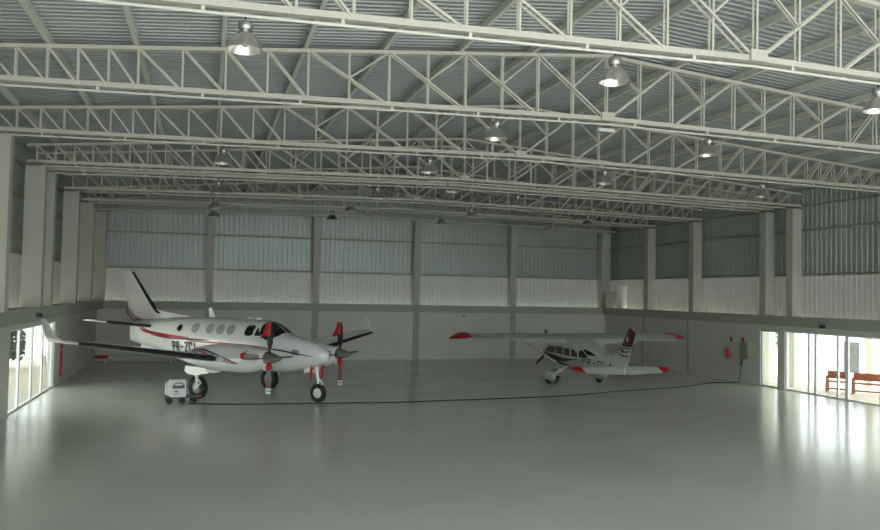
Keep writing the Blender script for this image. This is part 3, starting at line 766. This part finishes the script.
MB().bar((-.8, 1.75, 1.79), (-.8, 1.75, 1.48), .03, .01).build('ribbon', M['red'], t)

# ------------------------------------------------------------------ ground power cart and other things on the floor
gp = thing('ground_power_cart', 'white box shaped ground power cart on small black wheels beside the left main wheel', 'power cart', (-.78, 26.6, 0), math.radians(12)); gp.scale = (.76, .84, .90)
fr = MB().box(-.50, .72, -.22, .30, .17, .22).build('chassis', M['camera_black'], gp)
bx = MB().box(-.34, .26, -.20, .28, .22, .80); bd = bx.build('cabinet', M['cart'], gp)
MB().prism([(-.34, .25), (-.50, .30), (-.50, .62), (-.34, .76)], lambda a, b, t: (a, t, b), -.18, .26).build('side_cowl', M['cart'], gp)
MB().box(-.28, .20, -.212, -.20, .52, .62).build('control_panel', M['letter'], bd)
MB().box(-.20, -.06, -.21, -.20, .40, .44).build('label_plate', M['letter'], bd); MB().box(-.20, -.04, -.21, -.20, .32, .345).build('label_plate', M['red'], bd)
hp = [(-.26 + .22 * (1 - math.cos(PI * k / 10)), -.23, .58 + .14 * math.sin(PI * k / 10)) for k in range(11)]
MB().tube(hp, .018, 8).build('hose_loop', M['cable'], gp, smooth=True)
MB().tube([(-.50, -.05, .5), (-.56, -.05, .74), (-.48, -.05, .80)], .012, 6).build('handle', M['grey'], gp)
for x, y in ((-.36, -.22), (-.36, .30), (.14, -.22), (.14, .30), (.62, -.22), (.62, .30)):
    MB().lathe([(.03, -.03), (.095, -.03), (.105, 0), (.095, .03), (.03, .03)], (x, y, .105), 'y', 18).build('wheel', M['tyre'], gp, smooth=True)
MB().box(.55, .95, -.05, .02, .19, .22).build('tow_handle', M['redp'], gp)
MB().tube([(.20, .05, .66), (.36, .0, .55), (.52, .02, .36), (.66, .10, .24)], .016, 8).build('output_cable', M['cable'], gp, smooth=True)

def floor_path(pts, n=8): return smooth_poly([(x, y, .018) for x, y in pts], n)
cb = floor_path([(-.45, 26.30), (.3, 26.02), (1.2, 25.86), (2.4, 25.80), (3.54, 25.72), (4.8, 25.68), (6.2, 25.64), (9.05, 25.95), (12.2, 26.36), (15.2, 27.4), (18.3, 28.3), (19.6, 29.0), (20.7, 29.62), (22.1, 29.66)], 8)
tag(MB().tube(cb, .018, 6).build('power_cable', M['cable'], smooth=True), 'long black power cable lying across the floor from cart to right wall', 'cable')
tb = thing('tow_bar', 'white tow bar with red end lying by the back wall behind the large airplane', 'tow bar', (-4.9, 41.2, 0), math.radians(-1))
MB().tube([(.4, 0, .26), (3.6, 0, .26)], .06, 8).build('bar', M['cart'], tb, smooth=True)
MB().bar((-.15, 0, .26), (.45, 0, .26), .14, .16).build('tow_head', M['redp'], tb)
for x in (.35, 3.3): MB().box(x - .03, x + .03, -.14, .14, 0, .22).build('stand', M['cart'], tb)

# things on the right wall
def extinguisher(X, y, z, label, h=.42):
    t = thing('fire_extinguisher', label, 'fire extinguisher', (X - .14, y, z))
    MB().lathe([(.01, 0), (.075, .01), (.08, .04), (.08, h * .72), (.05, h * .84), (.03, h * .9)], n=18).build('cylinder', M['redp'], t, smooth=True)
    MB().box(-.03, .03, -.03, .03, h * .9, h * .98).build('valve', M['grey'], t)
    MB().tube([(0, .03, h * .94), (0, .12, h * .98), (0, .17, h * .86), (0, .11, h * .75)], .014, 8).build('hose', M['camera_black'], t, smooth=True)
    MB().box(.07, .10, -.03, .03, h * .4, h * .6).build('bracket', M['grey'], t)
extinguisher(XR, 30.46, .98, 'red fire extinguisher hung on the right wall left of the electrical box', .46)
for y, lb in ((30.43, 'small red sign on the right wall above the fire extinguisher'), (29.64, 'small red sign on the right wall above the electrical box')):
    tag(MB().box(XR - .02, XR - .001, y - .07, y + .07, 1.72, 1.94).build('fire_sign', M['redp']), lb, 'sign', 'red wall signs')
bx = thing('electrical_box', 'olive grey electrical box on the right wall beside the narrow window', 'electrical box', (XR, 29.33, 1.40))
MB().box(-.18, -.001, -.27, .27, -.34, .36).build('cabinet', M['panel'], bx); MB().box(-.20, -.18, -.25, .25, -.32, .34).build('door', M['panel'], bx)
MB().lathe([(.05, 0), (.06, -.05), (.03, -.07)], (-.001 - .0, .42, -.09), 'x', 14).build('alarm_button', M['redp'], bx, smooth=True)
pg = thing('power_plug', 'blue power plug with hanging cable below the electrical box', 'plug', (XR - .09, 29.62, .84))
MB().lathe([(.045, -.10), (.05, 0), (.04, .10)], n=14).build('plug_body', M['blue'], pg, smooth=True)
MB().tube([(0, 0, .08), (.01, -.06, .2), (.01, -.12, .32)], .03, 8).build('socket_lead', M['cable'], pg, smooth=True)
MB().tube([(0, 0, -.08), (0, .03, -.35), (-.03, .05, -.6), (-.06, .05, -.80), (-.10, .05, -.82)], .016, 8).build('cable_tail', M['cable'], pg, smooth=True)
def wallcam(X, y, z, s, label):
    t = thing('wall_camera', label, 'security camera', (X, y, z))
    MB().box(*sorted((0.001 * s, .10 * s)), -.10, .10, .10, .16).build('bracket', M['grey'], t)
    MB().box(*sorted((.001 * s, .16 * s)), -.07, .07, -.06, .06).build('camera_body', M['camera_black'], t)
wallcam(XR - .14, 24.75, 2.62, -1, 'small black sensor above the right sliding door')
wallcam(XL + .30, 26.2, 2.72, 1, 'small black sensor above the left sliding door')
bs = thing('wall_sensor', 'tiny dark sensor on the back wall above the left wing of the small airplane', 'sensor', (13.66, YB - .001, 2.42))
MB().box(-.10, .10, -.06, 0, -.05, .04).build('sensor_body', M['grey'], bs); MB().box(-.02, .02, -.05, -.01, -.11, -.05).build('stem', M['camera_black'], bs)
# left wall fire post
fp = thing('fire_hydrant_post', 'tall narrow dark red fire post with round top on the left wall by the door', 'fire post', (XL, 32.4, 0))
MB().box(.001, .07, -.07, .07, .27, 1.24).build('post', M['redp'], fp)
MB().lathe([(.02, 0.001), (.13, .02), (.13, .06), (.03, .09)], (0, 0, 1.40), 'x', 18).build('round_plate', M['redp'], fp, smooth=True)
tag(MB().box(XL + .001, XL + .02, 32.0, 32.10, 1.68, 1.80).build('fire_sign', M['redp']), 'small red sign on the left wall above the red fire post', 'sign', 'red wall signs')
# duct in the back right corner
dk = MB().lathe([(.05, 0), (.24, .02), (.30, .12), (.30, 1.25)], (22.55, 40.6, 2.97), 'z', 20)
tag(dk.build('vent_duct', M['extwall'], smooth=True), 'white rounded vent duct standing on the beam in the back right corner', 'duct')

# ------------------------------------------------------------------ outside
tag(MB().box(-90, 110, -60, 110, -.30, -.14).build('ground', M['ground']), kind='structure')
tag(MB().box(XR + .2, 60, 12, 60, -.14, -.04).build('terrace_paving', M['extfloor']), kind='structure')
tag(MB().box(-40, XL - .2, 12, 60, -.14, -.04).build('path_paving', M['extfloor']), kind='structure')
for i, (x, y, lb) in enumerate(((23.75, 29.75, 'behind the narrow window'), (23.9, 28.35, 'behind the left pane of the right sliding door'), (27.0, 27.45, 'behind the wooden benches'))):
    o = MB().box(x - .17, x + .17, y - .17, y + .17, -.04, 3.2).build('terrace_column', M['extwall']); tag(o, 'white square terrace column outside, ' + lb, 'column', 'terrace columns')
for nm, a, b in (('terrace_roof', XR + .9, XR + 5.0), ('shade_canopy', XL - 3.0, XL - .9)):  # both shade the paving; the left canopy is unseen, added only for that
    tag(MB().box(a, b, 14, 46, 3.2, 3.35).build(nm, M['extwall']), kind='structure')
def bench(x, y, rz, L, label):
    t = thing('wooden_bench', label, 'bench', (x, y, -.04), rz, 'wooden benches on the terrace')
    MB().box(-L, L, -.24, .24, .40, .45).build('seat', M['wood'], t)
    MB().box(-L, L, .20, .24, .52, .82).build('backrest', M['wood'], t)
    for sx in (-L, L - .06):
        MB().box(sx, sx + .06, -.24, -.18, 0, .62).build('leg', M['wood'], t); MB().box(sx, sx + .06, .18, .24, 0, .84).build('leg', M['wood'], t)
        MB().box(sx, sx + .06, -.24, .24, .60, .65).build('armrest', M['wood'], t)
        MB().box(sx, sx + .06, -.24, .24, .12, .17).build('stretcher', M['wood'], t)
    MB().box(-L, L, -.24, -.20, .12, .18).build('rail', M['wood'], t)
bench(24.25, 26.35, math.radians(-52), .40, 'short red brown wooden bench outside the right door, left of the long bench')
bench(25.05, 25.05, math.radians(-52), .95, 'long red brown wooden bench with solid back outside the right door')
cab = thing('outdoor_cabinet', 'dark grey metal cabinet standing on the terrace beyond the benches', 'cabinet', (31.8, 33.6, -.04), math.radians(-45))
MB().box(-.35, .35, -.3, .3, 0, 1.55).build('body', M['cabinet_grey'], cab); MB().box(-.32, .32, -.32, -.3, .1, 1.1).build('door', M['cabinet_grey'], cab)
o = MB().box(-16.3, -16, 30, 75, -.14, 5.0).build('neighbour_building', M['beigewall']); tag(o, 'pale beige building wall outside the left door', 'building')
def bush(x, y, r, h, name, label):
    t = thing(name, label, 'tree', (x, y, -.14)); rnd = random.Random(int(x * 10)); m = MB()
    for i in range(420):
        a = rnd.uniform(0, 2 * PI); zz = rnd.uniform(.25, 1); rr = r * math.sqrt(max(0, 1 - (2 * zz - 1.1) ** 2 * .8)) * rnd.uniform(.55, 1)
        c = Vector((rr * math.cos(a), rr * math.sin(a), zz * h)); u = Vector((rnd.gauss(0, 1), rnd.gauss(0, 1), rnd.gauss(0, 1))).normalized(); w = u.orthogonal().normalized(); s = .16
        m.add([c - u * s, c + w * s * .6, c + u * s, c - w * s * .6], [(0, 1, 2, 3)])
    m.build('foliage', M['leaf'], t); MB().tube([(0, 0, 0), (.03, 0, h * .6)], [.07, .04], 8).build('trunk', M['wood'], t)
bush(-8.2, 38.3, .7, 2.2, 'garden_tree', 'dark green tree outside the left door')
bush(33.5, 41.5, 1.3, 3.2, 'garden_tree', 'green tree beyond the terrace behind the narrow window')

# ------------------------------------------------------------------ light
w = bpy.data.worlds.new('sky'); SC.world = w; w.use_nodes = True
bg = w.node_tree.nodes['Background']; bg.inputs['Color'].default_value = (.925, .975, 1.0, 1); bg.inputs['Strength'].default_value = 3.0
sun = bpy.data.lights.new('sun', 'SUN'); sun.energy = 7; sun.angle = math.radians(3); sun.color = (1, .97, .9)
so = bpy.data.objects.new('sun', sun); COL.objects.link(so); so.rotation_euler = (math.radians(40), math.radians(6), 0)

# ------------------------------------------------------------------ camera
F_, YAW, PITCH, ROLL = 800.0, .2823, .0354, .019
f = Vector((math.sin(YAW) * math.cos(PITCH), math.cos(YAW) * math.cos(PITCH), math.sin(PITCH)))
r0 = Vector((math.cos(YAW), -math.sin(YAW), 0)); u0 = r0.cross(f)
r = r0 * math.cos(ROLL) + u0 * math.sin(ROLL); u = u0 * math.cos(ROLL) - r0 * math.sin(ROLL)
cd = bpy.data.cameras.new('camera'); co = bpy.data.objects.new('camera', cd); COL.objects.link(co)
cd.sensor_width = 36; cd.lens = F_ / 880 * 36; cd.clip_start = .1; cd.clip_end = 400
co.matrix_world = Matrix(((r.x, u.x, -f.x, 0), (r.y, u.y, -f.y, 0), (r.z, u.z, -f.z, 3.6), (0, 0, 0, 1)))
SC.camera = co
SC.view_settings.view_transform = 'Standard'; SC.view_settings.look = 'None'; SC.view_settings.gamma = 1
SC.view_settings.use_curve_mapping = False; SC.view_settings.exposure = .68
SC.cycles.use_denoising = True; SC.cycles.max_bounces = 10; SC.cycles.diffuse_bounces = 6
SC.cycles.sample_clamp_indirect = 6
